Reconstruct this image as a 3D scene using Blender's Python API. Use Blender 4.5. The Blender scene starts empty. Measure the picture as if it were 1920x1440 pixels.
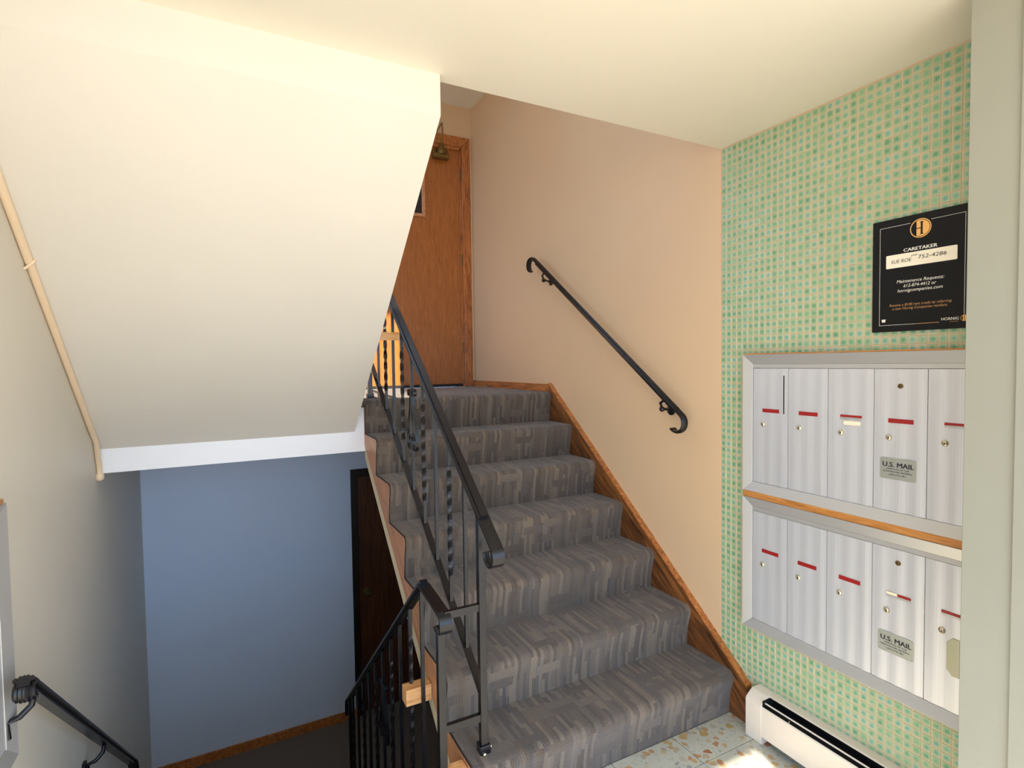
import bpy, math, random
from mathutils import Vector, Matrix
random.seed(7)
SC = bpy.context.scene
COL = SC.collection
R = math.radians

# ------------------------------------------------------------------ camera
yaw, pitch, roll = R(27.5553), R(-2.1794), R(-0.7696)
fwd = Vector((math.sin(yaw)*math.cos(pitch), math.cos(yaw)*math.cos(pitch), math.sin(pitch)))
rt = Vector((math.cos(yaw), -math.sin(yaw), 0))
up = rt.cross(fwd)
rt2 = rt*math.cos(roll) + up*math.sin(roll)
up2 = -rt*math.sin(roll) + up*math.cos(roll)
cd = bpy.data.cameras.new('camera'); cam = bpy.data.objects.new('camera', cd); COL.objects.link(cam)
cd.sensor_width = 36; cd.lens = 36*1022.416/1920; cd.clip_start = 0.02
M = Matrix((rt2, up2, -fwd)).transposed().to_4x4(); M.translation = Vector((-1.8676, -1.5788, 1.4843))
cam.matrix_world = M
SC.camera = cam

# ------------------------------------------------------------------ world, sun, exposure
SC.view_settings.view_transform = 'Standard'; SC.view_settings.look = 'None'
SC.view_settings.gamma = 1; SC.view_settings.use_curve_mapping = False
SC.view_settings.exposure = 0.47
w = bpy.data.worlds.new('sky'); SC.world = w; w.use_nodes = True
bg = w.node_tree.nodes['Background']; bg.inputs[0].default_value = (0.50, 0.70, 1.0, 1); bg.inputs[1].default_value = 4.0
sd = bpy.data.lights.new('sun', 'SUN'); sd.energy = 12; sd.angle = R(0.6); sd.color = (1.0, 0.89, 0.75)
sun = bpy.data.objects.new('sun', sd); COL.objects.link(sun)
sun.rotation_euler = Vector((0.24, 1.0, -0.9)).to_track_quat('-Z', 'Y').to_euler()

# ------------------------------------------------------------------ node helpers
class NT:
    def __init__(s, name):
        s.m = bpy.data.materials.new(name); s.m.use_nodes = True; s.t = s.m.node_tree; s.n = s.t.nodes; s.b = s.n['Principled BSDF']
    def lk(s, a, b): s.t.links.new(a, b)
    def put(s, sock, v):
        if isinstance(v, (int, float)): sock.default_value = v
        elif isinstance(v, tuple): sock.default_value = v if len(v) == len(sock.default_value) else tuple(v)+(1,)
        else: s.lk(v, sock)
    def math(s, op, a, b=0, c=0):
        n = s.n.new('ShaderNodeMath'); n.operation = op
        for i, v in enumerate((a, b, c)): s.put(n.inputs[i], v)
        return n.outputs[0]
    def mix(s, f, a, b, mode='MIX'):
        n = s.n.new('ShaderNodeMix'); n.data_type = 'RGBA'; n.blend_type = mode
        s.put(n.inputs[0], f); s.put(n.inputs[6], a); s.put(n.inputs[7], b); return n.outputs[2]
    def comb(s, x, y, z=0):
        n = s.n.new('ShaderNodeCombineXYZ')
        for i, v in enumerate((x, y, z)): s.put(n.inputs[i], v)
        return n.outputs[0]
    def sep(s, v):
        n = s.n.new('ShaderNodeSeparateXYZ'); s.lk(v, n.inputs[0]); return n.outputs
    def uv(s): return s.n.new('ShaderNodeTexCoord').outputs['UV']
    def obj(s):
        g = s.n.new('ShaderNodeNewGeometry'); return g.outputs['Position']
    def mapping(s, v, sc=(1, 1, 1), rot=(0, 0, 0)):
        n = s.n.new('ShaderNodeMapping'); s.lk(v, n.inputs[0]); n.inputs['Scale'].default_value = sc; n.inputs['Rotation'].default_value = rot; return n.outputs[0]
    def noise(s, v, scale, detail=3, rough=.5, dist=0):
        n = s.n.new('ShaderNodeTexNoise'); s.lk(v, n.inputs['Vector']); n.inputs['Scale'].default_value = scale
        n.inputs['Detail'].default_value = detail; n.inputs['Roughness'].default_value = rough; n.inputs['Distortion'].default_value = dist; return n.outputs['Fac']
    def white(s, v):
        n = s.n.new('ShaderNodeTexWhiteNoise'); s.lk(v, n.inputs['Vector']); return n.outputs['Value']
    def ramp(s, f, *st):
        n = s.n.new('ShaderNodeValToRGB'); s.put(n.inputs[0], f); e = n.color_ramp.elements
        while len(e) < len(st): e.new(.5)
        for i, (p, c) in enumerate(st): e[i].position = p; e[i].color = tuple(c)+(1,) if len(c) == 3 else c
        return n.outputs[0]
    def bump(s, h, strength=.2, dist=.01):
        n = s.n.new('ShaderNodeBump'); s.lk(h, n.inputs['Height']); n.inputs['Strength'].default_value = strength; n.inputs['Distance'].default_value = dist
        s.lk(n.outputs[0], s.b.inputs['Normal'])
    def out(s, col=None, rough=.5, metal=0, spec=None, coat=None):
        if col is not None: s.put(s.b.inputs['Base Color'], col)
        s.put(s.b.inputs['Roughness'], rough); s.put(s.b.inputs['Metallic'], metal)
        if spec is not None: s.b.inputs['Specular IOR Level'].default_value = spec
        if coat is not None: s.b.inputs['Coat Weight'].default_value = coat; s.b.inputs['Coat Roughness'].default_value = .12
        return s.m

def srgb(r, g, b):
    f = lambda c: ((c/255+.055)/1.055)**2.4 if c > 10 else c/255/12.92
    return (f(r), f(g), f(b))

def paint(name, col, rough=.6, grain=220, bump=.12, var=.04):
    s = NT(name); p = s.obj()
    v = s.noise(p, 2.2, 4)
    c = s.mix(s.math('MULTIPLY', v, 1), tuple(x*(1-var) for x in col), tuple(min(1, x*(1+var)) for x in col))
    s.bump(s.noise(p, grain, 4), bump, .002)
    return s.out(c, rough)

def wood(name, dark, mid, light, scale=(60, 60, 3), rot=(0, 0, 0), rough=.35, coat=.3, flecks=True):
    s = NT(name); p = s.mapping(s.obj(), (1, 1, 1), rot); q = s.mapping(p, scale)
    a = s.noise(q, 1.0, 6, .6, 1.2)
    q2 = s.mapping(p, tuple(x*3.5 for x in scale)); b = s.noise(q2, 1.3, 3, .6)
    f = s.math('ADD', s.math('MULTIPLY', a, .75), s.math('MULTIPLY', b, .25))
    c = s.ramp(f, (.36, dark), (.5, mid), (.64, light))
    s.bump(b, .08, .002)
    return s.out(c, rough, 0, None, coat)

MT = {}
MT['white'] = paint('white_plaster', srgb(220, 213, 200), .55)
MT['ceil'] = paint('ceiling_paint', srgb(228, 221, 204), .6)
MT['cream'] = paint('cream_wall_paint', srgb(214, 206, 190), .5)
MT['peach'] = paint('peach_wall_paint', srgb(214, 182, 144), .5)
MT['bluegrey'] = paint('blue_grey_wall_paint', srgb(206, 216, 232), .5)
MT['trimwhite'] = paint('white_trim_paint', srgb(236, 236, 238), .45)
MT['creamstrip'] = paint('cream_strip_paint', srgb(225, 208, 172), .5)
MT['jamb'] = paint('painted_steel', srgb(150, 149, 134), .45, 60, .05, .1)
MT['heater'] = paint('heater_enamel', srgb(228, 214, 196), .38, 80, .04)
MT['pipe'] = paint('pipe_paint', srgb(232, 206, 172), .45)
MT['concrete'] = paint('porch_concrete', srgb(205, 196, 180), .8, 60, .3)
MT['ground'] = paint('sunlit_ground', srgb(172, 156, 136), .9, 20, .4, .2)
MT['brick'] = paint('porch_wall', srgb(150, 120, 100), .8, 40, .3, .1)
MT['oak'] = wood('oak_casing', srgb(88, 42, 16), srgb(168, 96, 44), srgb(196, 124, 62), (70, 70, 5))
MT['oakh'] = wood('oak_skirting', srgb(110, 58, 22), srgb(176, 106, 50), srgb(206, 134, 74), (60, 5, 60))
MT['oakstair'] = wood('stringer_oak', srgb(48, 26, 12), srgb(112, 66, 30), srgb(150, 94, 46), (34, 3.2, 34), (R(-37.8), 0, 0))
MT['sidewood'] = wood('stringer_side_wood', srgb(170, 112, 72), srgb(196, 138, 94), srgb(212, 156, 112), (40, 4, 40), (R(-37.8), 0, 0), .45, .1)
MT['door'] = wood('oak_door_veneer', srgb(142, 78, 28), srgb(164, 95, 38), srgb(180, 110, 50), (110, 110, 7))
MT['darkdoor'] = wood('dark_door_veneer', srgb(40, 20, 10), srgb(82, 44, 22), srgb(104, 58, 30), (70, 70, 3))
MT['darkframe'] = wood('dark_door_frame', srgb(14, 8, 6), srgb(30, 18, 13), srgb(40, 26, 18), (70, 70, 4))
MT['pine'] = wood('pine_block', srgb(190, 128, 70), srgb(222, 164, 104), srgb(236, 184, 126), (6, 60, 60), (0, 0, 0), .5, .1)
MT['ply'] = wood('wood_edge', srgb(150, 92, 40), srgb(190, 126, 62), srgb(210, 148, 84), (60, 4, 60))
def flat(name, col, rough=.5, metal=0, **k): return NT(name).out(col, rough, metal, **k)
s = NT('black_gloss_iron'); p = s.obj(); h = s.noise(p, 260, 3, .6)
s.bump(h, .35, .002); MT['iron'] = s.out((.008, .0075, .009), .2, 0, .35, .08)
s = NT('brushed_aluminium'); q = s.mapping(s.obj(), (1, 260, 1.5)); f = s.noise(q, 1, 3)
MT['alu'] = s.out(s.mix(f, srgb(200, 200, 202), srgb(226, 226, 228)), .38, .45); s.bump(f, .06, .002)
s = NT('frame_aluminium'); q = s.mapping(s.obj(), (40, 3, 3)); f = s.noise(q, 1, 3)
MT['aluframe'] = s.out(s.mix(f, srgb(196, 194, 190), srgb(204, 203, 200)), .34, .55)
MT['nickel'] = flat('lock_nickel', srgb(206, 196, 170), .25, .9)
MT['brass'] = flat('aged_brass', srgb(120, 98, 56), .35, .85)
MT['keyhole'] = flat('keyhole_black', (.01, .01, .01), .5)
MT['redslot'] = flat('red_strip', srgb(150, 26, 26), .4)
MT['paper'] = flat('cream_paper', srgb(240, 226, 196), .7)
MT['plate'] = flat('placard_metal', srgb(176, 178, 168), .38, .5)
MT['ink'] = flat('black_ink', srgb(24, 26, 36), .6)
MT['sign'] = flat('black_sign', srgb(20, 19, 19), .45, spec=.2)
MT['signwhite'] = flat('sign_white', srgb(232, 228, 216), .6)
MT['gold'] = flat('sign_gold', srgb(236, 178, 98), .5)
MT['goldtext'] = flat('sign_gold_text', srgb(186, 140, 84), .5)
MT['cream_label'] = flat('sign_label', srgb(246, 236, 212), .6)
MT['blackvoid'] = flat('dark_recess', (.006, .006, .007), .6)  # near-black, also stands in for shade in gaps and hollow interiors
MT['darkglass'] = flat('dark_glass', (.01, .01, .012), .08)
MT['grout'] = paint('tile_grout', srgb(210, 180, 146), .8, 300, .1)
MT['closer'] = flat('bronze_closer', srgb(120, 96, 52), .35, .7)
MT['joint'] = flat('floor_joint', srgb(84, 78, 68), .8)
MT['steel'] = flat('worn_steel', srgb(150, 146, 120), .4, .6)
MT['fin'] = flat('heater_fin', srgb(40, 40, 44), .4, .6)
MT['rubber'] = flat('dark_edge', srgb(28, 26, 28), .7)

# mosaic glaze: green centre, pale rim, different for each tile
s = NT('mosaic_glaze'); u = s.uv(); x, y, _ = s.sep(u)
at = s.n.new('ShaderNodeAttribute'); at.attribute_name = 'rnd'
oi = s.n.new('ShaderNodeObjectInfo')
rnd = s.math('FRACT', s.math('ADD', at.outputs['Fac'], oi.outputs['Random']))
pos = s.obj()
nz = s.noise(pos, 160, 4, .7)
dx = s.math('ABSOLUTE', s.math('SUBTRACT', x, .5)); dy = s.math('ABSOLUTE', s.math('SUBTRACT', y, .5))
d = s.math('POWER', s.math('ADD', s.math('POWER', dx, 3), s.math('POWER', dy, 3)), .3333)
d = s.math('ADD', d, s.math('MULTIPLY', s.math('SUBTRACT', nz, .5), .34))
r2 = s.white(s.comb(rnd, 3.1)); r3 = s.white(s.comb(rnd, 7.7))
cen = s.mix(r2, srgb(88, 148, 110), srgb(130, 174, 134)); cen = s.mix(s.math('MULTIPLY', s.math('POWER', r3, 3), .8), cen, srgb(110, 170, 160))
rim = s.mix(r3, srgb(164, 178, 140), srgb(186, 186, 152))
f = s.ramp(d, (.12, (0, 0, 0)), (.42, (1, 1, 1)))
c = s.mix(f, cen, rim)
sp = s.ramp(s.noise(pos, 420, 3, .7), (.6, (0, 0, 0)), (.72, (1, 1, 1)))
c = s.mix(s.math('MULTIPLY', sp, .35), c, srgb(214, 214, 180))
MT['tile'] = s.out(c, .42, 0, .35, .0)

# terrazzo
s = NT('terrazzo'); p = s.obj()
base = s.mix(s.noise(p, 9, 4), srgb(200, 198, 184), srgb(182, 180, 168))
def chips(scale, thr, cols, col, zoff):
    v = s.n.new('ShaderNodeTexVoronoi'); v.inputs['Scale'].default_value = scale
    q = s.mapping(p, (1, 1, 0.0)); v.inputs['Randomness'].default_value = 1
    dn = s.n.new('ShaderNodeTexNoise'); dn.inputs['Scale'].default_value = scale*1.6; s.lk(q, dn.inputs['Vector'])
    va = s.n.new('ShaderNodeVectorMath'); va.operation = 'MULTIPLY_ADD'; s.lk(dn.outputs['Color'], va.inputs[0]); va.inputs[1].default_value = (.6/scale,)*3; s.lk(q, va.inputs[2])
    s.lk(va.outputs[0], v.inputs['Vector'])
    rr = s.white(s.mix(1.0, v.outputs['Color'], (1, 1, 1), 'MULTIPLY')); sel = s.math('GREATER_THAN', rr, thr[0])
    near = s.math('LESS_THAN', v.outputs['Distance'], thr[1])
    rc = s.ramp(s.math('FRACT', s.math('MULTIPLY', rr, 37)), *cols)
    return s.mix(s.math('MULTIPLY', sel, near), col, rc)
c = chips(90, (.55, .45), ((0, srgb(170, 176, 176)), (.5, srgb(206, 196, 160)), (1, srgb(150, 158, 156))), base, 0)
c = chips(34, (.70, .42), ((0, srgb(178, 134, 98)), (.35, srgb(196, 170, 124)), (.7, srgb(150, 152, 154)), (1, srgb(206, 192, 156))), c, 0)
c = chips(24, (.80, .40), ((0, srgb(160, 100, 70)), (.5, srgb(190, 150, 108)), (1, srgb(180, 158, 104))), c, 0)
MT['terrazzo'] = s.out(c, .35)

# carpet, UV in metres (u across, v along the run)
def carpet(name, gain=1.0):
    s = NT(name); u = s.uv(); x, y, _ = s.sep(u)
    wob = s.math('MULTIPLY', s.math('SUBTRACT', s.noise(u, 14, 2), .5), .003)
    x = s.math('ADD', x, wob)
    W = .0144
    ci = s.math('FLOOR', s.math('DIVIDE', x, W))
    off = s.white(s.comb(ci, 1.5)); ln = s.math('ADD', .09, s.math('MULTIPLY', s.white(s.comb(ci, 8.5)), .2))
    ri = s.math('FLOOR', s.math('ADD', s.math('DIVIDE', y, ln), off))
    r = s.white(s.comb(ci, ri, 2.0))
    bx = s.math('FLOOR', s.math('DIVIDE', x, .104)); by = s.math('FLOOR', s.math('ADD', s.math('DIVIDE', y, .04), s.math('MULTIPLY', s.white(s.comb(bx, 4.5)), 3)))
    rb = s.white(s.comb(bx, by, 9.0)); sel = s.math('GREATER_THAN', rb, .86)
    tone = s.math('ADD', s.math('MULTIPLY', r, s.math('SUBTRACT', 1, sel)), s.math('MULTIPLY', sel, s.math('MULTIPLY', s.math('SUBTRACT', rb, .82), 5)))
    fine = s.math('ADD', .5, s.math('MULTIPLY', .5, s.math('SINE', s.math('MULTIPLY', x, 2*math.pi/.0058))))
    loop = s.noise(s.mapping(u, (1, .55, 1)), 620, 2, .7)
    c = s.ramp(tone, (.05, srgb(52, 47, 48)), (.35, srgb(70, 64, 63)), (.65, srgb(84, 77, 73)), (.95, srgb(108, 98, 89)))
    c = s.mix(s.math('MULTIPLY', s.math('POWER', fine, 2), .75), c, s.mix(s.white(s.comb(ci, ri, 5.0)), srgb(136, 120, 104), srgb(116, 114, 114)))
    c = s.mix(1.0, c, s.ramp(loop, (.3, (.35, .35, .36)), (.7, (1.5, 1.5, 1.5))), 'MULTIPLY')
    c = s.mix(1.0, c, (gain*1.04, gain*.97, gain*.88), 'MULTIPLY')
    s.bump(s.math('ADD', s.math('MULTIPLY', fine, .5), loop), .5, .003)
    s.b.inputs['Sheen Weight'].default_value = .25
    return s.out(c, .95, 0, .1)
MT['carpet'] = carpet('patterned_carpet', 1.1)
MT['landcarpet'] = carpet('landing_carpet', 1.0)

# ------------------------------------------------------------------ object helpers
WL = {}
def wloc(o): return WL.get(o.name, Vector((0, 0, 0))) if o else Vector((0, 0, 0))
def tagset(o, label=None, cat=None, group=None, kind=None):
    if label: o['label'] = label
    if cat: o['category'] = cat
    if group: o['group'] = group
    if kind: o['kind'] = kind
    return o
def T(name, label, cat, loc, group=None, kind=None):
    o = bpy.data.objects.new(name, None); COL.objects.link(o); o.location = loc; o.empty_display_size = .05
    WL[o.name] = Vector(loc); return tagset(o, label, cat, group, kind)
def mk(name, V, F, mat, parent=None, smooth=False, uvs=None, label=None, bevel=0, sharp=40):
    me = bpy.data.meshes.new(name)
    org = wloc(parent)
    me.from_pydata([tuple(Vector(v)-org) for v in V], [], F)
    if uvs is not None:
        l = me.uv_layers.new(name='UVMap')
        for i, c in enumerate(uvs): l.data[i].uv = c
    me.materials.append(MT[mat] if isinstance(mat, str) else mat)
    me.validate(); me.update()
    if smooth:
        me.polygons.foreach_set('use_smooth', [True]*len(me.polygons)); 
        try: me.set_sharp_from_angle(angle=R(sharp))
        except Exception: pass
    o = bpy.data.objects.new(name, me); COL.objects.link(o)
    if parent: o.parent = parent; WL[o.name] = org
    else: WL[o.name] = Vector((0, 0, 0))
    if bevel:
        b = o.modifiers.new('b', 'BEVEL'); b.width = bevel; b.segments = 2; b.limit_method = 'ANGLE'; b.angle_limit = R(35)
    if label: o['label'] = label
    return o
def boxvf(x0, x1, y0, y1, z0, z1, base=0):
    V = [(x, y, z) for z in (z0, z1) for y in (y0, y1) for x in (x0, x1)]
    F = [(0, 2, 3, 1), (4, 5, 7, 6), (0, 1, 5, 4), (2, 6, 7, 3), (0, 4, 6, 2), (1, 3, 7, 5)]
    return V, [tuple(i+base for i in f) for f in F]
def box(name, x0, x1, y0, y1, z0, z1, mat, parent=None, bevel=0, label=None):
    V, F = boxvf(x0, x1, y0, y1, z0, z1); return mk(name, V, F, mat, parent, bevel=bevel, label=label)
def boxes(name, L, mat, parent=None, bevel=0):
    V, F = [], []
    for b in L:
        v, f = boxvf(*b, base=len(V)); V += v; F += f
    return mk(name, V, F, mat, parent, bevel=bevel)
def prism(name, poly, ax, a0, a1, mat, parent=None, bevel=0, smooth=False, label=None, sharp=40):
    """poly: points in the plane normal to axis ax, extruded a0..a1"""
    def P(q, a): return {'x': (a, q[0], q[1]), 'y': (q[0], a, q[1]), 'z': (q[0], q[1], a)}[ax]
    n = len(poly); V = [P(q, a0) for q in poly]+[P(q, a1) for q in poly]
    F = [tuple(range(n))[::-1], tuple(range(n, 2*n))]+[(i, (i+1) % n, n+(i+1) % n, n+i) for i in range(n)]
    o = mk(name, V, F, mat, parent, bevel=bevel, smooth=smooth, label=label, sharp=sharp)
    fixn(o); return o
def fixn(o):
    import bmesh
    b = bmesh.new(); b.from_mesh(o.data); bmesh.ops.recalc_face_normals(b, faces=b.faces); b.to_mesh(o.data); b.free()
def struct(o): o['kind'] = 'structure'; return o
def sweep(name, path, x0, prof, mat, parent=None, smooth=True, sharp=35, label=None):
    """path in the y-z plane at x0; prof: closed list of (dx, dn)"""
    n = len(path); k = len(prof); V = []; F = []
    for i, (y, z) in enumerate(path):
        if i == 0: t0 = t1 = Vector((path[1][0]-y, path[1][1]-z)).normalized()
        elif i == n-1: t0 = t1 = Vector((y-path[i-1][0], z-path[i-1][1])).normalized()
        else:
            t0 = Vector((y-path[i-1][0], z-path[i-1][1])).normalized(); t1 = Vector((path[i+1][0]-y, path[i+1][1]-z)).normalized()
        t = (t0+t1).normalized(); nn = Vector((-t.y, t.x)); k_ = 1/max(.5, t.dot(t0))
        for dx, dn in prof: V.append((x0+dx, y+nn.x*dn*k_, z+nn.y*dn*k_))
    for i in range(n-1):
        for j in range(k):
            a = i*k+j; b = i*k+(j+1) % k; F.append((a, b, b+k, a+k))
    F.append(tuple(range(k))[::-1]); F.append(tuple(range((n-1)*k, n*k)))
    o = mk(name, V, F, mat, parent, smooth=smooth, sharp=sharp, label=label); fixn(o); return o
def tube(name, pts, r, mat, parent=None, seg=12, r1=None):
    V, F = [], []; n = len(pts); P = [Vector(p) for p in pts]; pn = None
    for i, p in enumerate(P):
        t = (P[min(i+1, n-1)]-P[max(i-1, 0)]).normalized()
        if pn is None: pn = t.orthogonal().normalized()
        pn = (pn-t*pn.dot(t)).normalized(); bn = t.cross(pn)
        rr = r if r1 is None else r+(r1-r)*i/(n-1)
        for j in range(seg):
            a = 2*math.pi*j/seg; V.append(p+(pn*math.cos(a)+bn*math.sin(a))*rr)
    for i in range(n-1):
        for j in range(seg):
            a = i*seg+j; b = i*seg+(j+1) % seg; F.append((a, b, b+seg, a+seg))
    F.append(tuple(range(seg))[::-1]); F.append(tuple(range((n-1)*seg, n*seg)))
    o = mk(name, V, F, mat, parent, smooth=True, sharp=50); fixn(o); return o
def lathe(name, c, axis, prof, mat, parent=None, seg=24):
    """prof: (radius, distance along axis) from centre c"""
    A = Vector(axis).normalized(); U = A.orthogonal().normalized(); W = A.cross(U); V, F = [], []
    for r_, h in prof:
        for j in range(seg):
            a = 2*math.pi*j/seg; V.append(Vector(c)+A*h+(U*math.cos(a)+W*math.sin(a))*r_)
    for i in range(len(prof)-1):
        for j in range(seg):
            a = i*seg+j; b = i*seg+(j+1) % seg; F.append((a, b, b+seg, a+seg))
    F.append(tuple(range(seg))[::-1]); F.append(tuple(range((len(prof)-1)*seg, len(prof)*seg)))
    o = mk(name, V, F, mat, parent, smooth=True, sharp=40); fixn(o); return o
def text(name, body, x, yl, yr, zb, zt, mat, parent, shear=0, sgn=-1, bold=0, outx=-.0006):
    """flat lettering on a wall of constant x, reading towards -y, fitted to the box yl..yr, zb..zt (cap height)"""
    cu = bpy.data.curves.new('t', 'FONT'); cu.body = body; cu.size = 1; cu.offset = bold; cu.resolution_u = 3
    o = bpy.data.objects.new('t', cu); COL.objects.link(o)
    dg = bpy.context.evaluated_depsgraph_get(); me = bpy.data.meshes.new_from_object(o.evaluated_get(dg))
    bpy.data.objects.remove(o)
    xs = [v.co.x for v in me.vertices]; xa, xb = min(xs), max(xs); cap = .70
    org = wloc(parent)
    for v in me.vertices:
        v_ = v.co.y/cap; t_ = (v.co.x-xa)/(xb-xa)+0
        yy = yl+(yr-yl)*t_ + sgn*shear*v_*(zt-zb)
        v.co = Vector((x+outx, yy, zb+(zt-zb)*v_))-org
    me.materials.clear(); me.materials.append(MT[mat]); me.name = name
    o = bpy.data.objects.new(name, me); COL.objects.link(o); o.parent = parent; WL[o.name] = org
    return o

g, r = .2381, .185           # run and rise of the stairs
XL, XR = -1.206, -.030       # carpet ends of the entry flight
YS = 6*g

# ------------------------------------------------------------------ setting
ZT = 5.3
struct(boxes('wall_left', [(-2.56, -2.40, -.95, 1.6, -1.35, ZT), (-2.56, -2.40, 1.6, 2.5, -1.35, 1.9), (-2.56, -2.40, 1.6, 2.5, 3.4, ZT), (-2.56, -2.40, 2.5, 2.9, -1.35, ZT)], 'cream'))  # includes an unseen window opening, added to bring more daylight into the stairwell
struct(box('wall_right', 0, .16, .072, 2.9, -1.35, ZT, 'peach'))
entry = struct(box('wall_entry', .0015, .16, -1.15, .072, -.25, ZT, 'grout'))
# back wall at the landing, with the door opening
struct(boxes('wall_back', [(-2.40, -1.0, 2.68, 2.90, 1.2, ZT), (-.10, 0, 2.68, 2.90, 1.2, ZT), (-1.0, -.10, 2.68, 2.90, 3.265, ZT)], 'peach'))
struct(boxes('wall_basement', [(-2.40, -.99, 2.756, 2.90, -1.35, 1.2), (-.09, 0, 2.756, 2.90, -1.35, 1.2), (-.99, -.09, 2.756, 2.90, .61, 1.2)], 'bluegrey'))
struct(box('wall_basement_front', -2.40, 0, -.05, .10, -1.35, -.25, 'bluegrey'))
struct(box('floor_basement', -2.56, .16, -.05, 2.9, -1.45, -1.30, 'landcarpet'))
struct(box('baseboard_basement', -2.40, -1.04, 2.742, 2.756, -1.30, -1.235, 'oakh'))
struct(boxes('ceiling', [(-2.40, 0, -.905, .032, 2.372, 2.59), (-1.262, 0, .032, .072, 2.372, 2.59)], 'ceil'))
struct(box('ceiling_landing', -2.40, 0, 1.43, 2.68, 3.61, 3.70, 'ceil'))
struct(box('ceiling_stairwell', -2.56, .16, -.95, 1.43, ZT-.02, ZT+.1, 'ceil'))
struct(boxes('wall_front', [(-2.56, .16, -.95, -.905, 2.372, 3.3), (-2.56, -2.3, -.95, -.905, 3.3, ZT), (-1.50, .16, -.95, -.905, 3.3, ZT), (-2.3, -1.50, -.95, -.905, 5.15, ZT)], 'ceil'))
struct(box('landing_slab', -2.40, 0, 1.448, 2.68, 1.012, 1.285, 'trimwhite'))
fl = struct(boxes('floor', [(-2.40, 0, -1.15, .0, -.25, -.012), (-2.40, XL, 0, .10, -.25, -.012)], 'joint'))
# terrazzo floor squares
for i in range(-1, 8):
    for j in range(-3, 2):
        x1 = -.052-.3*i; x0 = x1-.3; y1 = -.162+.3*(j+1); y0 = y1-.3
        a0, a1, b0, b1 = max(x0, -2.40), min(x1, 0), max(y0, -1.15), min(y1, .10 if x1 < XL else .0)
        if i == 4 or i == 3: b1 = min(y1, .0) if a1 > XL+.01 else min(y1, .1)
        if a1-a0 < .02 or b1-b0 < .02: continue
        t = box('floor_tile', a0+.0016, a1-.0016, b0+.0016, b1-.0016, -.012, 0, 'terrazzo', fl, bevel=.0006)
struct(box('floor_porch', -2.6, 2.2, -4.2, -1.15, -.16, -.015, 'concrete'))
struct(box('porch_canopy', -8.5, 2.2, -2.85, -.95, 2.372, 2.59, 'ceil'))
struct(box('ground', -40, 30, -40, -4.2, -.3, -.16, 'ground'))
struct(box('ground_side', -40, -2.60, -4.2, 30, -.32, -.17, 'ground'))
struct(box('sun_blocker_column', -.70, -.50, -2.8, -2.6, -.02, 2.371, 'jamb'))  # unseen column, added only to keep direct sun off the door post

# landing carpet with its nosing
def carpet_slab(name, x0, x1, prof, mat, parent=None, close=None, v0=0):
    """prof: open upper outline (y,z); closed with the points in close; UV = (x, arc length)"""
    poly = list(prof)+list(close or [])
    n = len(poly); m = len(prof); arc = [v0]
    for i in range(1, n): arc.append(arc[-1]+math.dist(poly[i], poly[i-1]))
    V = [(x0, *q) for q in poly]+[(x1, *q) for q in poly]; F = []; U = []
    F.append(tuple(range(n))); U += [(poly[i][0]*.5, poly[i][1]) for i in range(n)]
    F.append(tuple(range(n, 2*n))[::-1]); U += [(poly[i][0]*.5, poly[i][1]) for i in range(n)][::-1]
    for i in range(n):
        j = (i+1) % n; aj = arc[j] if j else arc[i]+.1
        F.append((i, n+i, n+j, j)); U += [(x0, arc[i]), (x1, arc[i]), (x1, aj), (x0, aj)]
    o = mk(name, V, F, mat, parent, smooth=True, uvs=U, sharp=50); 
    return o
def step_prof(y0, z0, y1, rr=.185):
    """riser from (y0,z0) up, rounded nosing, tread back to y1; run direction +y"""
    z1 = z0+rr; n = .024; rad = .03
    P = [(y0, z0), (y0-.002, z0+.05), (y0-.010, z0+.10), (y0-n+.003, z1-rad-.012)]
    for a in range(0, 91, 15):
        P.append((y0-n+rad-rad*math.cos(R(a)), z1-rad+rad*math.sin(R(a))))
    P += [(y0+.08, z1+.0), (y1, z1)]
    return P

stairs = T('staircase', 'straight flight of seven carpeted steps rising beside the peach wall', 'staircase', (-.6, .6, 0))
v = 0
for k in range(1, 8):
    y0, z0 = (k-1)*g, (k-1)*r
    y1 = k*g if k < 7 else y0+.06
    P = step_prof(y0, z0, y1)
    cl = [(y1, z0+.02 if k < 7 else z0), (y0+.02, z0)]
    if k == 1: cl = [(y1, .0), ]
    o = carpet_slab('carpeted_step', XL, XR, P, 'carpet', stairs, cl, v); v += .41
# landing carpet as part of the setting
P = [(1.448-.03, 1.255), (1.448-.045, 1.275), (1.448-.04, 1.29), (1.448-.02, 1.295), (2.68, 1.295)]
struct(carpet_slab('landing_carpet', -2.40, XL, P, 'landcarpet', None, [(2.68, 1.285), (1.448, 1.285), (1.448, 1.255)]))
struct(carpet_slab('landing_carpet_strip', XL, -.0, [(y0+.06, 1.295), (2.68, 1.295)], 'landcarpet', None, [(2.68, 1.2855), (y0+.06, 1.2855)]))

# wall-side stringer
prism('wall_stringer', [(-.088, 0), (-.088, .152), (1.440, 1.345), (1.440, 1.0), (1.0, .68), (.12, 0)], 'x', XR, -.0005, 'oakstair', stairs, bevel=.002)
struct(box('baseboard_right', -.015, 0, 1.440, 2.68, 1.295, 1.345, 'oakh'))
prism('skirting_cap', [(-.088, .152), (1.440, 1.345), (1.440, 1.352), (-.088, .159)], 'x', XR, -.0005, 'oakh', stairs)
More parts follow.
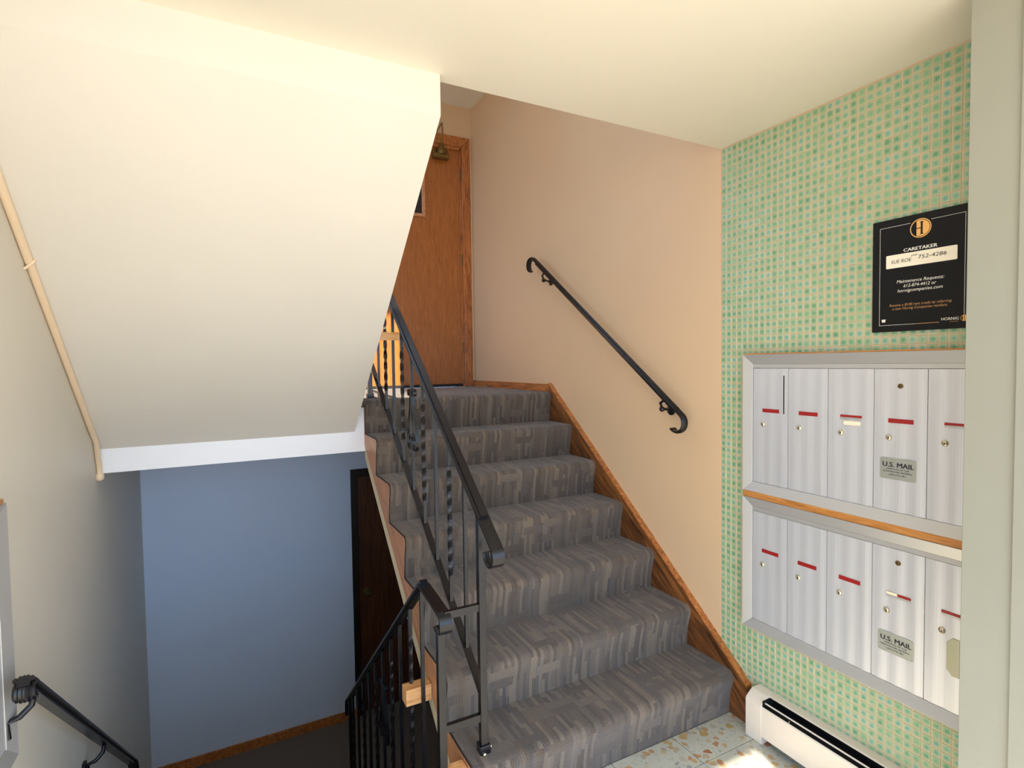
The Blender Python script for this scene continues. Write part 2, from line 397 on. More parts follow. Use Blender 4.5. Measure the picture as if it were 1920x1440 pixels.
# left side panel following the steps
def stepped_outline(off):
    P = []
    for k in range(1, 8):
        y0, z0 = (k-1)*g, (k-1)*r
        P += [(a, b-off) for a, b in step_prof(y0, z0, k*g if k < 7 else y0+.02)]
    return P
top = [(a+.004, b-.004) for a, b in stepped_outline(0)]
low = lambda y: .777*y-.078
side = [q for q in top if q[1] > -1]
poly = side+[(1.448, low(1.448)+.0), (.10, low(.10)), (.10, -.0), ]
prism('side_panel', poly, 'x', XL-.0035, XL+.012, 'sidewood', stairs)
# dark binding along the carpet edge
V = []; F = []
for i, (a, b) in enumerate(top):
    V += [(XL-.0036, a, b), (XL-.0036, a+.0035, b-.0035), (XL+.006, a-.002, b+.002)]
edge = []
so = stepped_outline(0)
prof_edge = [(0, -.0035), (.004, -.0035), (.004, .0015), (0, .0015)]
sweep('carpet_binding', [(a+.001, b-.0) for a, b in so], XL-.004, prof_edge, 'rubber', stairs, smooth=False)
prism('plaster_strip', [(.02, -.2), (.02, low(.02)), (1.448, low(1.448)), (1.448, low(1.448)-.075), (.30, .777*.30-.153), (.25, -.2)], 'x', XL-.002, XL+.05, 'creamstrip', stairs)
prism('soffit_panel', [(.10, -.10), (1.448, .777*1.448-.11), (1.448, .777*1.448-.15), (.10, -.16)], 'x', XL+.05, -.03, 'white', stairs)
box('corner_trim', XL-.003, XL+.014, 1.437, 1.4475, 1.10, 1.255, 'creamstrip', stairs)

# upper flight with plaster underside
upf = T('staircase', 'upper flight above the entry seen from below, smooth white sloped plaster underside', 'staircase', (-1.83, .7, 1.295))
sl = (2.249-1.122)/(1.448-.032)
zso = lambda y: 1.122+sl*(1.448-y)
prism('plaster_underside', [(.032, 2.249), (1.448, 1.122), (1.448, 1.2), (.10, 2.28)], 'x', -2.3992, -1.262, 'white', upf)
box('plaster_header', -2.3992, -1.262, .032, .09, 2.249, 2.372, 'white', upf)
v = 0
for k in range(1, 7):
    zb = 1.295+(k-1)*r; yf = 1.43-(k-1)*g
    yk = max(yf-g, .092)
    P = [(-a, b) for a, b in step_prof(-yf, zb, -yk)]
    carpet_slab('carpeted_step', -2.3992, -1.262, P[::1], 'landcarpet', upf, [(yk, zso(yk)+.05), (yf, max(zso(yf)+.05, 1.2))], v); v += .41

# basement flight
bas = T('staircase', 'carpeted flight going down to the basement between the left wall and the iron railing', 'staircase', (-1.83, .8, -1.3))
v = 0
for k in range(1, 7):
    zt = -k*r; yb = .10+(k-1)*.245
    P = [(-a, b) for a, b in step_prof(-(yb+.245), zt-r, -yb)]
    carpet_slab('carpeted_step', -2.3992, XL-.02, P, 'landcarpet', bas, [(yb, -1.30), (yb+.245, -1.30)], v); v += .41
prism('closed_side', [(.10, 0), (.10, -1.30), (1.6, -1.30)], 'x', XL-.02, XL, 'trimwhite', bas)

# ------------------------------------------------------------------ mosaic tiles on the entry wall
def tile_geo(y, z, sy=.0247, sz=.0252):
    b = .0016; x0, x1 = .0015, -.0004
    V = [(x0, y, z), (x0, y-sy, z), (x0, y-sy, z+sz), (x0, y, z+sz), (x1, y-b, z+b), (x1, y-sy+b, z+b), (x1, y-sy+b, z+sz-b), (x1, y-b, z+sz-b)]
    F = [(4, 5, 6, 7), (0, 1, 5, 4), (1, 2, 6, 5), (2, 3, 7, 6), (3, 0, 4, 7)]
    L = [(0, 0), (1, 0), (1, 1), (0, 1), (.09, .09), (.91, .09), (.91, .91), (.09, .91)]
    return V, F, L
slots = []
for i in range(-16, 34):
    for j in range(-1, 90):
        y = .0690-.02662*i-.0; z = 2.3425-.02717*j
        y = -.7820-.0010+.02662*(i)+0
        if y > .0720 or z < -.001: continue
        if y-.0247 < -.905: continue
        if z+.0252 > 2.374: continue
        if -.915 < y-.012 < -.075 and (.415 < z+.012 < 1.500): continue   # behind the mail units
        if -.80 < y-.012 < -.56 and 1.585 < z+.012 < 1.90: continue     # behind the sign
        if y-.012 < -.14 and z < .15: continue                        # behind the heater
        # behind the stringer
        if y > -.088 and z+.025 < .155+.777*(y+.06): continue
        slots.append((y, z))
C0 = Vector((-1.8676, -1.5788, 1.4843))
def shown(q):
    if q[0]-.012 < -.80 or q[1] < .15: return 9e9
    return (Vector((0, q[0], q[1]))-C0).length-.3*(-q[0])
slots.sort(key=shown)
near = slots[:300]; rest = slots[300:]
variants = []
for kk in range(6):
    V, F, L = tile_geo(0, 0); me = bpy.data.meshes.new('mosaic_tile'); me.from_pydata(V, [], F)
    l = me.uv_layers.new(name='UVMap'); n = 0
    for f in F:
        for vi in f: l.data[n].uv = L[vi]; n += 1
    me.materials.append(MT['tile']); me.update(); variants.append(me)
for q in near:
    o = bpy.data.objects.new('mosaic_tile', random.choice(variants)); COL.objects.link(o); o.parent = entry
    o.location = (random.uniform(-.0004, .0004), q[0]+random.uniform(-.0005, .0005), q[1]+random.uniform(-.0005, .0005))
    o.rotation_euler = (R(random.uniform(-1.2, 1.2)), 0, 0)
V, F, UV, rn = [], [], [], []
for q in rest:
    v_, f_, L = tile_geo(q[0]+random.uniform(-.0005, .0005), q[1]+random.uniform(-.0005, .0005)); b = len(V); V += v_; rr_ = random.random()
    for f in f_:
        F.append(tuple(a+b for a in f)); UV += [L[a] for a in f]; rn.append(rr_)
o = mk('mosaic_tiles', V, F, 'tile', entry, uvs=UV); o['kind'] = 'stuff'
a = o.data.attributes.new('rnd', 'FLOAT', 'FACE'); a.data.foreach_set('value', rn)

# ------------------------------------------------------------------ landing door
dt = struct(T('door_1', 'oak door at the top of the stairs with a small dark window', None, (-.55, 2.70, 1.295)))
box('door_leaf', -1.0+.004, -.104, 2.69, 2.735, 1.318, 3.262, 'door', dt, bevel=.002)
box('gap_shade_strip', -1.0, -.10, 2.688, 2.74, 1.295, 1.318, 'blackvoid', dt)  # solid black strip painting the shade in the gap under the door
prism('casing', [(-.098, 1.295), (-.022, 1.295), (-.022, 3.352), (-.098, 3.272)], 'y', 2.662, 2.6805, 'oak', dt, bevel=.003)
prism('casing', [(-1.002, 1.295), (-1.078, 1.295), (-1.078, 3.352), (-1.002, 3.272)], 'y', 2.662, 2.6805, 'oak', dt, bevel=.003)
prism('casing', [(-.098, 3.274), (-.022, 3.354), (-1.078, 3.354), (-1.002, 3.274)], 'y', 2.6615, 2.6805, 'oakh', dt, bevel=.003)
box('door_stop', -.112, -.10, 2.672, 2.69, 1.31, 3.262, 'oak', dt)
box('door_stop', -1.0, -.10, 2.672, 2.6895, 3.246, 3.2735, 'oakh', dt)
wf = boxes('window_frame', [(-.44, -.412, 2.678, 2.69, 2.672, 3.10), (-.70, -.672, 2.678, 2.69, 2.672, 3.10), (-.672, -.44, 2.678, 2.69, 2.672, 2.698), (-.672, -.44, 2.678, 2.69, 3.074, 3.10)], 'sidewood', dt, bevel=.002)
box('window_glass', -.672, -.44, 2.684, 2.6895, 2.698, 3.074, 'darkglass', dt)
for z in (1.62, 2.35, 3.05): 
    tube('hinge', [(-.107, 2.668, z-.045), (-.107, 2.668, z+.045)], .006, 'closer', dt)
lathe('door_knob', (-.93, 2.69, 2.25), (0, -1, 0), [(.03, 0), (.03, .006), (.012, .01), (.012, .035), (.024, .042), (.028, .055), (.02, .068), (.004, .072)], 'brass', dt)
# closer
cl = T('door_closer', 'bronze door closer with folded arm at the top of the oak door', 'door closer', (-.27, 2.68, 3.17))
lathe('cylinder', (-.355, 2.635, 3.165), (1, 0, 0), [(.018, 0), (.026, .006), (.026, .13), (.018, .136)], 'closer', cl)
lathe('housing', (-.28, 2.635, 3.175), (0, 0, 1), [(.034, 0), (.038, .02), (.034, .045), (.024, .06), (.024, .075), (.014, .085)], 'closer', cl)
box('mounting_plate', -.345, -.215, 2.662, 2.6895, 3.15, 3.225, 'closer', cl, bevel=.004)
tube('arm', [(-.28, 2.635, 3.262), (-.285, 2.60, 3.33), (-.302, 2.56, 3.395)], .0065, 'closer', cl)
tube('arm', [(-.302, 2.56, 3.395), (-.34, 2.60, 3.33), (-.40, 2.66, 3.30)], .0065, 'closer', cl)
# basement door
d2 = struct(T('door_2', 'dark brown basement door in a black frame under the landing', None, (-.54, 2.75, -1.3)))
box('door_leaf', -.989, -.091, 2.775, 2.81, -1.295, .606, 'darkdoor', d2)
boxes('door_frame', [(-1.042, -.99, 2.744, 2.80, -1.30, .672), (-.09, -.038, 2.744, 2.80, -1.30, .672), (-.99, -.09, 2.744, 2.80, .608, .672)], 'darkframe', d2, bevel=.002)
lathe('door_knob', (-.925, 2.775, -.317), (0, -1, 0), [(.032, 0), (.032, .006), (.012, .01), (.012, .035), (.026, .042), (.03, .055), (.022, .068), (.004, .072)], 'brass', d2)

# ------------------------------------------------------------------ iron railings
CAP = [(-.021, -.002), (-.022, .004), (-.017, .009), (-.012, .0075), (-.009, .012), (-.003, .0105), (0, .013), (.003, .0105), (.009, .012), (.012, .0075), (.017, .009), (.022, .004), (.021, -.002), (.013, -.004), (.013, -.014), (-.013, -.014), (-.013, -.004)]
CAPT = [(-.021, -.002), (-.022, .004), (-.017, .008), (-.012, .0065), (-.009, .010), (-.003, .0085), (0, .010), (.003, .0085), (.009, .010), (.012, .0065), (.017, .008), (.022, .004), (.021, -.002)]
def arc(cy, cz, rad, a0, a1, n=14): return [(cy+rad*math.cos(R(a0+(a1-a0)*i/n)), cz+rad*math.sin(R(a0+(a1-a0)*i/n))) for i in range(n+1)]
def sqbar(x, y, z0, z1, s_=.0125):
    return boxvf(x-s_/2, x+s_/2, y-s_/2, y+s_/2, z0, z1)
def baluster(x, y, z0, z1, parent, twisted, s_=.0127):
    if not twisted:
        V, F = sqbar(x, y, z0, z1, s_); return mk('baluster', V, F, 'iron', parent)
    V, F = [], []; e = min(.10, (z1-z0)*.18); n = int((z1-z0-2*e)/.006); zs = [z0]+[z0+e+(z1-z0-2*e)*i/n for i in range(n+1)]+[z1]
    tot = round((z1-z0-2*e)/.055)*90
    for i, z in enumerate(zs):
        f = min(1, max(0, (z-z0-e)/(z1-z0-2*e))); a0 = R(45+tot*f)
        for j in range(4):
            a = a0+j*math.pi/2; V.append((x+s_*.74*math.cos(a), y+s_*.74*math.sin(a), z))
    for i in range(len(zs)-1):
        for j in range(4): F.append((i*4+j, i*4+(j+1) % 4, i*4+4+(j+1) % 4, i*4+4+j))
    F += [(3, 2, 1, 0), tuple(range(len(V)-4, len(V)))]
    o = mk('baluster', V, F, 'iron', parent); fixn(o); o['label'] = 'twisted square baluster'; return o
def scroll(x, y, z, parent, sg, h=.26, spread=.055):
    """flat strip: curl beside the bar at the top, spreading down to a loop at the bottom; sg = +-1 in y"""
    P = []
    rc = .016
    P += [(y+sg*(.012+rc)+sg*rc*math.cos(R(a)), z+h/2+rc*math.sin(R(a))) for a in range(-60, 181, 20)]
    P += [(y+sg*(.012+.006), z+h*.25), (y+sg*(.012+spread*.5), z), (y+sg*(spread+.010), z-h*.30)]
    P += [(y+sg*(.036)+sg*.030*math.cos(R(a)), z-h*.36+.042*math.sin(R(a))) for a in range(0, -181, -20)]
    P += [(y+sg*(.022)+sg*.015*math.cos(R(a)), z-h*.30+.014*math.sin(R(a))) for a in range(180, -91, -30)]
    Q = [P[0]]
    for q in P[1:]:
        if math.dist(q, Q[-1]) > .004: Q.append(q)
    o = sweep('scroll_ornament', Q, x, [(-.008, -.0018), (.008, -.0018), (.008, .0018), (-.008, .0018)], 'iron', parent, smooth=True, sharp=30)
    return o
def strip(x, p0, p1, hw, t, name, parent):
    return sweep(name, [p0, p1], x, [(-hw, -t), (hw, -t), (hw, 0), (-hw, 0)], 'iron', parent, smooth=False)

# entry flight railing
ux = -1.143
rl = T('stair_railing', 'tall black iron railing with twisted balusters along the left edge of the carpeted steps', 'railing', (ux, .05, .185))
ztop = lambda y: .886+.772*(y+.105)
zbot = lambda y: .472+.751*(y-.18)
rad = .036; cy, cz = -.095+.012, ztop(-.105)-rad-.01
pth = [(1.62, ztop(1.62)), (.8, ztop(.8)), (.0, ztop(.0)), (-.06, ztop(-.06)-.001)]
A0 = 127.7
ccy, ccz = -.072-rad*math.cos(R(A0)), ztop(-.072)-rad*math.sin(R(A0))
sweep('top_rail', [(1.62, ztop(1.62)), (.8, ztop(.8)), (.02, ztop(.02))], ux, CAP, 'iron', rl)
sweep('rail_scroll', [(.05, ztop(.05)), (.02, ztop(.02)), (-.03, ztop(-.03))]+arc(ccy, ccz, rad, A0, A0+235, 20), ux, [(a, -b) for a, b in CAPT][::-1] if False else CAPT, 'iron', rl)
strip(ux, (1.60, zbot(1.60)), (.062, zbot(.062)), .0125, .010, 'bottom_rail', rl)
box('newel_post', ux-.0125, ux+.0125, .0375, .0625, .187, ztop(.05)-.013, 'iron', rl, bevel=.0015)
lathe('rivet', (ux, .0375, .47), (0, -1, 0), [(.003, 0), (.002, .001)], 'blackvoid', rl, 8)
sh = boxes('post_shoe', [(ux-.019, ux+.019, .031, .069, .186, .216)], 'iron', rl, bevel=.003)
lathe('set_screw', (ux+.019, .045, .200), (1, 0, 0), [(.006, 0), (.006, .005), (.002, .007)], 'nickel', rl, 10)
lathe('set_screw', (ux-.006, .031, .190), (0, -1, 0), [(.006, 0), (.006, .005), (.002, .007)], 'nickel', rl, 10)
box('newel_post', ux-.0125, ux+.0125, 1.565, 1.59, 1.297, ztop(1.578)-.013, 'iron', rl, bevel=.0015)
boxes('post_shoe', [(ux-.019, ux+.019, 1.558, 1.597, 1.296, 1.325)], 'iron', rl, bevel=.003)
for i in range(9):
    y = .182+.1476*i
    if y > 1.5: break
    baluster(ux, y, zbot(y), ztop(y)-.013, rl, i % 2 == 1)
yb_ = .182+.1476*4
for sg in (1, -1): scroll(ux, yb_, 1.235, rl, sg, .25)
# link bars to the basement railing post
bx = -1.288
box('link_bar', bx+.0125, ux-.0125, .042, .058, .668, .692, 'iron', rl)
box('link_bar', bx+.0125, ux-.0125, .042, .058, .296, .320, 'iron', rl)

# basement flight railing
br = T('stair_railing', 'low black iron railing slanting down beside the basement steps', 'railing', (bx, .05, 0))
lx = -1.278
zt2 = lambda y: .712-.836*(y-.247)
yp = .247
A1 = 92
c2y, c2z = .06, .690-.036
sweep('top_rail', [(1.70, zt2(1.70)), (1.0, zt2(1.0)), (yp, zt2(yp)), (yp-.006, zt2(yp)-.001)], lx, [(a, -b) for a, b in CAP][::-1] if False else [(a, b) for a, b in CAP], 'iron', br)
sweep('rail_scroll', [(yp+.004, zt2(yp)), (.15, .702)]+arc(c2y, c2z, .036, 90, 320, 20), lx, CAPT, 'iron', br)
sweep('rail_end', [(1.69, zt2(1.69)), (1.72, zt2(1.72)), (1.735, zt2(1.735)-.03), (1.735, zt2(1.735)-.09)], lx, CAPT, 'iron', br)
box('newel_post', bx-.0125, bx+.0125, .0375, .0625, .001, .648, 'iron', br, bevel=.0015)
box('newel_post', lx-.0125, lx+.0125, 1.66, 1.685, -1.298, zt2(1.672)-.013, 'iron', br, bevel=.0015)
strip(lx, (1.66, zt2(1.66)-.78), (.27, zt2(.27)-.78), .0125, .010, 'bottom_rail', br)
for i in range(10):
    y = .272+.1465*i
    if y > 1.62: break
    z0 = zt2(y)-.78
    baluster(lx, y, z0, zt2(y)-.013, br, i % 2 == 1)
for sg in (1, -1): scroll(lx, .272+.1465*4, zt2(.272+.1465*4)-.30, br, sg, .25)

# wood blocks bracing the railings
def block(x0, x1, y0, y1, z0, z1, label):
    b = box('wood_block', x0, x1, y0, y1, z0, z1, 'pine', bevel=.001); tagset(b, label, 'wood block'); return b
block(-1.311, XL-.0055, .375, .43, .205, .266, 'short pine block between the basement railing and the side of the steps')
block(bx+.0125+.001, ux-.02, .02, .058, .105, .165, 'pine block at the foot of the first step, beside the railing posts') if False else None
block(-1.275+.001, XL-.0055, .02, .072, .108, .170, 'pine block at the foot of the first step, beside the tall railing post')
block(-1.262+.001, -1.135, .965, .985, 1.600, 1.638, 'pale wood block fixed across the railing balusters in front of the oak door')

# right wall handrail
hr = T('handrail', 'black iron handrail with curled ends mounted on the peach wall', 'handrail', (0, .9, 1.5))
hx = -.065; zh = lambda y: 1.268+.704*(y-.273)
HC = [(a*.82, b*.9) for a, b in CAP]; HT = [(a*.82, b*.9) for a, b in CAPT]
ang = math.degrees(math.atan(.704)); 
# path from the lower end up: orientation +y, normal up
rr1 = .042
ly = .235; lcx = ly+rr1*math.sin(R(ang)); lcz = zh(ly)-rr1*math.cos(R(ang))
low_arc = [(lcx+rr1*math.cos(R(a)), lcz+rr1*math.sin(R(a))) for a in [90+ang+i*12 for i in range(0, 17)]]
uy = 1.545; ucx = uy+rr1*math.sin(R(ang)); ucz = zh(uy)-rr1*math.cos(R(ang))
up_arc = [(ucx+rr1*math.cos(R(a)), ucz+rr1*math.sin(R(a))) for a in [90+ang-i*12 for i in range(0, 17)]]
sweep('rail', [(ly+.03, zh(ly+.03)), (uy-.04, zh(uy-.04))], hx, HC, 'iron', hr)
sweep('curled_end', low_arc[::-1]+[(ly+.04, zh(ly+.04))], hx, HT, 'iron', hr)
sweep('curled_end', [(uy-.05, zh(uy-.05))]+up_arc, hx, HT, 'iron', hr)
for y in (1.43, .36):
    z = zh(y)-.012
    tube('bracket', [(hx, y-.02, z-.012), (hx+.002, y+.012, z-.03), (hx+.015, y+.012, z-.055), (-.02, y+.004, z-.064), (-.004, y+.004, z-.064)], .0065, 'iron', hr)
    lathe('wall_rosette', (-.0, y+.004, z-.064), (-1, 0, 0), [(.026, 0), (.026, .005), (.016, .010), (.008, .012)], 'iron', hr)
    lathe('bracket_knob', (hx+.012, y+.010, z-.058), (-1, 0, -.2), [(.008, -.01), (.013, -.004), (.013, .006), (.007, .012)], 'iron', hr, 14)

# left wall handrail
hl = T('handrail', 'black iron handrail on the left wall going down to the basement', 'handrail', (-2.4, .9, .1))
hx = -2.335; zl = lambda y: .735-.802*(y-.13)
sweep('rail', [(.15, zl(.15)), (1.56, zl(1.56))], hx, CAP, 'iron', hl)
P = arc(.165, zl(.165)-.021, .018, 290, 60, 14)
sweep('curled_end', P+[(.18, zl(.18))], hx, CAPT, 'iron', hl)
sweep('curled_end', [(1.55, zl(1.55)), (1.60, zl(1.60)), (1.625, zl(1.625)-.02), (1.63, zl(1.63)-.09)], hx, CAPT, 'iron', hl)
for y in (.20, .98):
    z = zl(y)-.012
    tube('bracket', [(hx, y+.02, z-.02), (hx-.004, y+.015, z-.045), (hx-.025, y, z-.062), (-2.385, y-.004, z-.068), (-2.383, y-.004, z-.11)], .0075, 'iron', hl)
    box('wall_plate', -2.4, -2.388, y-.018, y+.010, z-.15, z-.055, 'iron', hl, bevel=.002)

# ------------------------------------------------------------------ mail units
def mitre_frame(x_wall, sg, ya, yb, z0, z1, wd, proud, inner, parent):
    """sg: direction out of the wall (-1 for right wall). ya > yb"""
    xo, xi = x_wall+sg*proud, x_wall+sg*inner
    O = [(ya, z0), (yb, z0), (yb, z1), (ya, z1)]; I = [(ya-wd, z0+wd), (yb+wd, z0+wd), (yb+wd, z1-wd), (ya-wd, z1-wd)]
    names = ['lower rail', None, 'upper rail', None]
    for k in range(4):
        a, b = O[k], O[(k+1) % 4]; c, d = I[(k+1) % 4], I[k]
        V = [(xo, *a), (xo, *b), (xi, *c), (xi, *d), (x_wall, *a), (x_wall, *b), (x_wall, *c), (x_wall, *d)]
        F = [(0, 1, 2, 3), (4, 7, 6, 5), (0, 4, 5, 1), (1, 5, 6, 2), (2, 6, 7, 3), (3, 7, 4, 0)]
        o = mk('frame_rail', V, F, 'aluframe', parent, bevel=.0006); fixn(o)
def lock(x, sg, y, z, parent, mat='nickel', rad=.0088):
    o = lathe('lock', (x, y, z), (sg, 0, 0), [(rad*1.08, 0), (rad*1.08, .002), (rad*.95, .004), (rad*.55, .006), (rad*.5, .0045), (.0005, .0045)], mat, parent, 20)
    box('keyhole', x+sg*.0044, x+sg*.0056, y-.0009, y+.0009, z-.004, z+.001, 'keyhole', parent)
def rounded(y0, y1, z0, z1, rr_):
    P = []
    for (cy_, cz_, a0) in ((y1-rr_, z1-rr_, 0), (y0+rr_, z1-rr_, 90), (y0+rr_, z0+rr_, 180), (y1-rr_, z0+rr_, 270)):
        for a in range(0, 91, 30): P.append((cy_+rr_*math.cos(R(a0+a)), cz_+rr_*math.sin(R(a0+a))))
    return P
def mail_unit(label, z0, z1, top_gap, spec):
    t = T('mailbox_unit', label, 'mailboxes', (0, -.48, z0), 'mailbox banks')
    ya, yb, wd = -.064, -.903, .037
    mitre_frame(0, -1, ya, yb, z0, z1, wd, .030, .017, t)
    box('wood_backing', -.024, -.0005, yb, ya-.002, z1+.0005, z1+top_gap, 'ply', t)
    box('head_strip', -.0165, -.003, yb+wd, ya-wd, z1-wd-.016, z1-wd-.0005, 'aluframe', t, bevel=.0006)
    x = -.0155; a, b = z0+wd+.001, z1-wd-.0175
    for k in range(5):
        y1 = -.1025-.1526*k; y0 = y1-.1514
        # door: shallow ribbed extrusion
        P = [(0, y1)]
        n = 24
        for i in range(n+1):
            f = i/n; P.append((x+.0006*math.cos(f*math.pi*6)-.0005*math.exp(-((f-.86)/.05)**2), y1-.0004-(y1-y0-.0008)*f))
        P.append((0, y0))
        V = [(q[0], q[1], zz) for zz in (a, b) for q in P]; m = len(P)
        F = [tuple(range(m)), tuple(range(m, 2*m))[::-1]]+[(i, i+1, m+i+1, m+i) for i in range(m-1)]
        d_ = mk('mailbox_door', V, F, 'alu', t, smooth=True, sharp=25); fixn(d_)
        zs = spec['zs']; ys = y1-.0435; sp_ = spec['slots'][k]
        lock(x-.0006, -1, y1-.046, spec['zl'], d_)
        if sp_ == 'full': box('name_slot', x-.0016, x, ys-.0715, ys, zs, zs+.0138, 'redslot', d_)
        else:
            box('name_slot', x-.0016, x, ys-.0715, ys, zs+.0068, zs+.0142, 'redslot', d_)
            box('slot_lip', x-.0022, x, ys-.0715, ys, zs-.001, zs+.0062, 'aluframe', d_)
            if sp_ == 'half': box('paper_insert', x-.002, x, ys-.033, ys-.001, zs+.0050, zs+.0142, 'paper', d_)
            if sp_ == 'label': box('paper_label', x-.0018, x, ys-.066, ys-.012, zs-.019, zs-.006, 'paper', d_)
        if k == 0 and spec['gap']: box('pull_slot', x-.0014, x, -.2395, -.2352, 1.279, 1.4245, 'blackvoid', d_)
        if k == 3:
            lock(x-.0006, -1, -.638, spec['zk'], d_, 'brass', .0072)
            pa, pb = spec['plate']
            prism('placard', rounded(-.6855, -.581, pa, pb, .006), 'x', x-.0018, x, 'plate', d_)
            xx = x-.0019; h = pb-pa
            for (yy, zz) in ((-.587, pb-.006), (-.679, pb-.006), (-.587, pa+.006), (-.679, pa+.006)): lathe('rivet', (xx, yy, zz), (-1, 0, 0), [(.002, 0), (.0014, .001)], 'plate', d_, 8)
            for q_ in (0, .0007, .0014): text('lettering', 'U.S. MAIL', xx, -.589-q_, -.678-q_, pb-.0285, pb-.0135, 'ink', d_, outx=-.0004-q_*.3)
            text('lettering', 'APPROVED BY THE', xx, -.600, -.666, pb-.0375, pb-.0330, 'ink', d_)
            text('lettering', 'POSTMASTER GENERAL', xx, -.591, -.675, pb-.0462, pb-.0415, 'ink', d_)
            text('lettering', 'USPS-STD-4B+', xx, -.607, -.658, pb-.0555, pb-.0508, 'ink', d_)
    return t
mail_unit('upper bank of five aluminium mailboxes under the black sign', .962, 1.505, .0055, dict(zs=1.2805, zl=1.234, zk=1.397, slots=['full', 'full', 'label', 'full', 'lip'], gap=True, plate=(1.102, 1.170)))
mail_unit('lower bank of five aluminium mailboxes above the baseboard heater', .407, .936, .0245, dict(zs=.7265, zl=.678, zk=.840, slots=['full', 'full', 'full', 'half', 'lip'], gap=False, plate=(.543, .609)))

# mailboxes on the left wall
ml = T('mailbox_unit', 'aluminium mailbox bank on the left wall, only its edge showing', 'mailboxes', (-2.4, -.1, .5), 'mailbox banks')
mitre_frame(-2.4, 1, .222, -.62, .50, 1.150, .037, .030, .017, ml)
box('wood_backing', -2.3995, -2.376, -.62, .222, 1.151, 1.161, 'ply', ml)
for k in range(5):
    y1 = .184-.1526*k; d_ = box('mailbox_door', -2.398, -2.3845, y1-.1512, y1, .539, 1.112, 'alu', ml, bevel=.0008)
    lock(-2.3845, 1, y1-.105, .80, d_)

# ------------------------------------------------------------------ sign
sg_ = T('caretaker_sign', 'black notice board with gold emblem and white caretaker lettering on the tiles', 'sign', (0, -.68, 1.567))
box('board', -.010, -.0036, -.8115, -.5475, 1.5675, 1.918, 'sign', sg_, bevel=.0008)
X = -.0103
def line(y0, z0, y1, z1, t=.0009, mat='signwhite', name='border_line'):
    box(name, X-.0003, X, min(y0, y1)-t/2, max(y0, y1)+t/2, min(z0, z1)-t/2, max(z0, z1)+t/2, mat, sg_)
line(-.570, 1.894, -.656, 1.894); line(-.712, 1.894, -.797, 1.894); line(-.570, 1.894, -.570, 1.588); line(-.797, 1.894, -.797, 1.606)
line(-.570, 1.588, -.671, 1.588); line(-.671, 1.588, -.735, 1.588, .0014, 'goldtext')
def disc(cy_, cz_, rad, mat, x, name, ring=None, cut=None):
    P = []
    for i in range(49):
        a = 2*math.pi*i/48; yy = math.cos(a)*rad; zz = math.sin(a)*rad
        if cut is not None and yy > cut: yy = cut; 
        P.append((cy_+yy, cz_+zz))
    if ring:
        V = []; F = []; n = 48
        for i in range(n):
            a = 2*math.pi*i/n
            for q in (rad, rad-ring): V.append((x, cy_+q*math.cos(a), cz_+q*math.sin(a)))
        for i in range(n): F.append((2*i, 2*i+1, 2*((i+1) % n)+1, 2*((i+1) % n)))
        return mk(name, V, F, mat, sg_)
    if cut is not None:
        a0 = math.acos(cut/rad); P = [(cy_+rad*math.cos(a), cz_+rad*math.sin(a)) for a in [a0+(2*math.pi-2*a0)*i/40 for i in range(41)]]
    return mk(name, [(x, *p_) for p_ in P], [tuple(range(len(P)))], mat, sg_)
def emblem(cy_, cz_, rad):
    disc(cy_, cz_, rad, 'gold', X-.0004, 'emblem_ring', ring=rad*.09)
    disc(cy_, cz_, rad*.85, 'gold', X-.0005, 'emblem_disc', cut=rad*.38)
    k = rad/.028
    L = []
    def q(y0, y1, z0, z1): L.append((X-.0009, X-.0006, cy_+y0*k, cy_+y1*k, cz_+z0*k, cz_+z1*k))
    q(-.0055, -.0005, -.017, .017); q(-.008, .002, .0165, .0185); q(-.008, .002, -.0185, -.0165); q(-.001, .019, -.0012, .0012)
    boxes('emblem_letter', L, 'sign', sg_)
emblem(-.684, 1.874, .0285)
for q_ in (0, .0006, .0012): text('lettering', 'CARETAKER', X, -.638-q_, -.728-q_, 1.8105, 1.8205, 'signwhite', sg_, outx=-.0004-q_*.3)
prism('name_label', rounded(-.7785, -.5885, 1.765, 1.806, .003), 'x', X-.0004, X, 'cream_label', sg_)
text('handwriting', 'SUE ROE', X-.0005, -.603, -.659, 1.779, 1.7895, 'ink', sg_, .15, bold=.0)
text('handwriting', 'ph#', X-.0005, -.660, -.676, 1.794, 1.799, 'ink', sg_, .15)
text('handwriting', '752-4286', X-.0005, -.678, -.752, 1.783, 1.794, 'ink', sg_, .15, bold=.0)
text('lettering', 'Maintenance Requests:', X, -.620, -.746, 1.7165, 1.726, 'signwhite', sg_, .2, bold=.0)
text('lettering', '612-874-4412 or', X, -.639, -.726, 1.702, 1.7115, 'signwhite', sg_, .2, bold=.0)
text('lettering', 'hornigcompanies.com', X, -.623, -.743, 1.688, 1.6975, 'signwhite', sg_, .2, bold=.0)
text('lettering', 'Receive a $100 rent credit by referring', X, -.600, -.766, 1.6455, 1.653, 'goldtext', sg_, .2, bold=.0)
text('lettering', 'a new Hornig Companies resident.', X, -.608, -.757, 1.6345, 1.642, 'goldtext', sg_, .2, bold=.0)
text('lettering', 'HORNIG', X, -.7415, -.7845, 1.5925, 1.6005, 'signwhite', sg_, bold=.0)
text('lettering', 'COMPANIES', X, -.762, -.7835, 1.5865, 1.589, 'goldtext', sg_)
emblem(-.7975, 1.596, .0088)
boxes('equal_housing_mark', [(X-.0004, X-.0001, -.588, -.578, 1.598, 1.605), (X-.0004, X-.0001, -.5895, -.5765, 1.605, 1.6068)], 'signwhite', sg_)

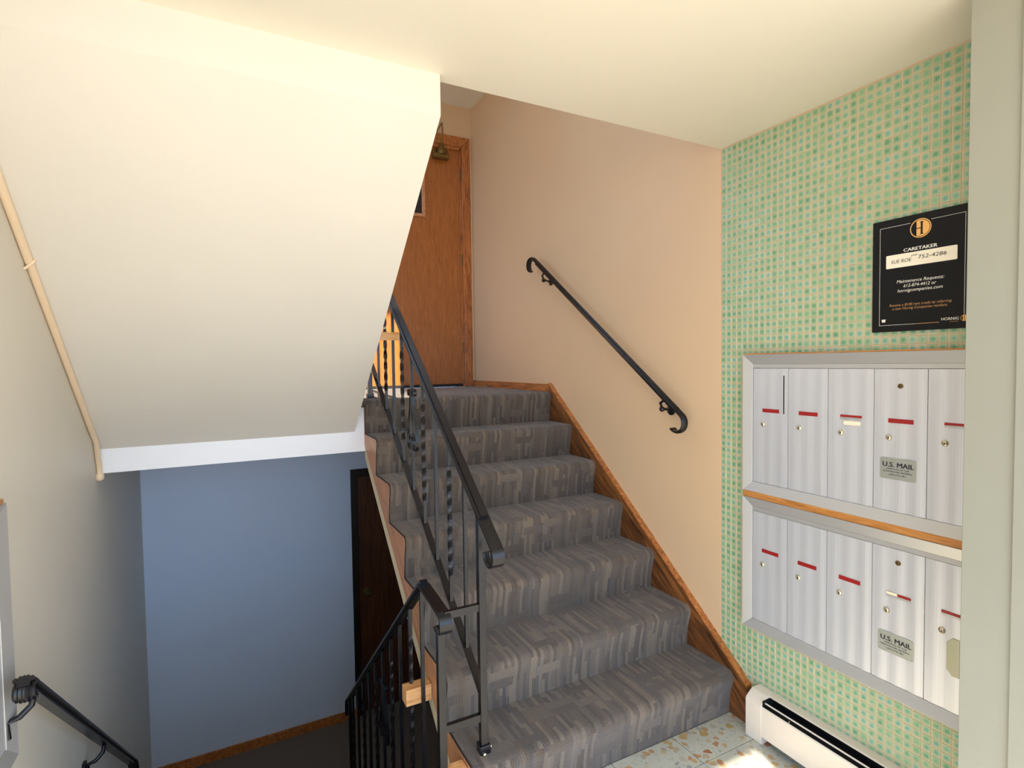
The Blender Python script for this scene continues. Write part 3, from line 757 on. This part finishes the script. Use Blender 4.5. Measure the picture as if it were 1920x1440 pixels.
# ------------------------------------------------------------------ baseboard heater
ht = T('baseboard_heater', 'cream enamel baseboard heater with dark louvres under the mailboxes', 'heater', (0, -.6, 0))
cap = [(0, 0), (-.083, 0), (-.0855, .004), (-.0855, .150), (-.080, .158), (-.052, .178), (-.044, .181), (0, .181)]
prism('end_cap', cap, 'y', -.1985, -.127, 'heater', ht, bevel=.0015, smooth=True, sharp=30)
prism('top_cover', [(0, .1805), (-.038, .1805), (-.042, .1785), (-.040, .175), (0, .177)], 'y', -1.14, -.1990, 'heater', ht)
box('back_plate', -.006, -.0006, -1.14, -.1990, .01, .176, 'fin', ht)
prism('front_panel', [(-.0845, .032), (-.0845, .146), (-.080, .150), (-.078, .145), (-.081, .142), (-.081, .034)], 'y', -1.14, -.1990, 'heater', ht)
prism('damper_blade', [(-.068, .1585), (-.0635, .1615), (-.0625, .1598), (-.067, .157)], 'y', -1.14, -.1990, 'heater', ht)
boxes('interior_shade_fill', [(-.079, -.008, -1.14, -.1995, .05, .138), (-.079, -.008, -.2010, -.1992, .138, .172)], 'blackvoid', ht)  # black filler boxes, shade behind the louvre slots put into their colour
box('louvre_pin', -.077, -.072, -.312, -.307, .142, .154, 'nickel', ht)

# ------------------------------------------------------------------ conduit on the soffit corner
pp = T('conduit_pipe', 'thin cream conduit running down the corner of the left wall and sloped soffit', 'pipe', (-2.39, .7, 1.5))
zs_ = lambda y: zso(y)-.012
tube('pipe', [(-2.3885, .036+.01, 2.20), (-2.3885, .3, zs_(.3)), (-2.3885, .9, zs_(.9)), (-2.3885, 1.30, zs_(1.30)), (-2.3885, 1.385, zs_(1.36)-.015), (-2.3885, 1.42, zs_(1.42)-.06), (-2.3885, 1.432, 1.06), (-2.3885, 1.434, 1.01)], .0115, 'pipe', pp)
lathe('pipe_elbow', (-2.3885, 1.434, .995), (0, 0, 1), [(.010, -.012), (.016, -.006), (.018, .006), (.016, .018), (.012, .022)], 'pipe', pp)
tube('strap', [(-2.3995, .56, zs_(.56)-.03), (-2.376, .562, zs_(.56)-.006), (-2.376, .575, zs_(.56)+.004)], .004, 'pipe', pp)

# ------------------------------------------------------------------ entrance door post
jm = T('door_post', 'grey-beige painted steel door post at the right edge beside the mailboxes', 'door post', (-.21, -1.0, 0))
box('post', -.262, -.0, -1.006, -.906, -.012, 2.372, 'jamb', jm, bevel=.002)
box('door_stop', -.270, -.0, -1.15, -1.0062, -.012, 2.372, 'jamb', jm, bevel=.002)
prism('strike_plate', [(-.905, .676), (-.890, .676), (-.878, .690), (-.878, .760), (-.890, .774), (-.905, .774)], 'x', -.262, -.258, 'steel', jm, bevel=.0008)
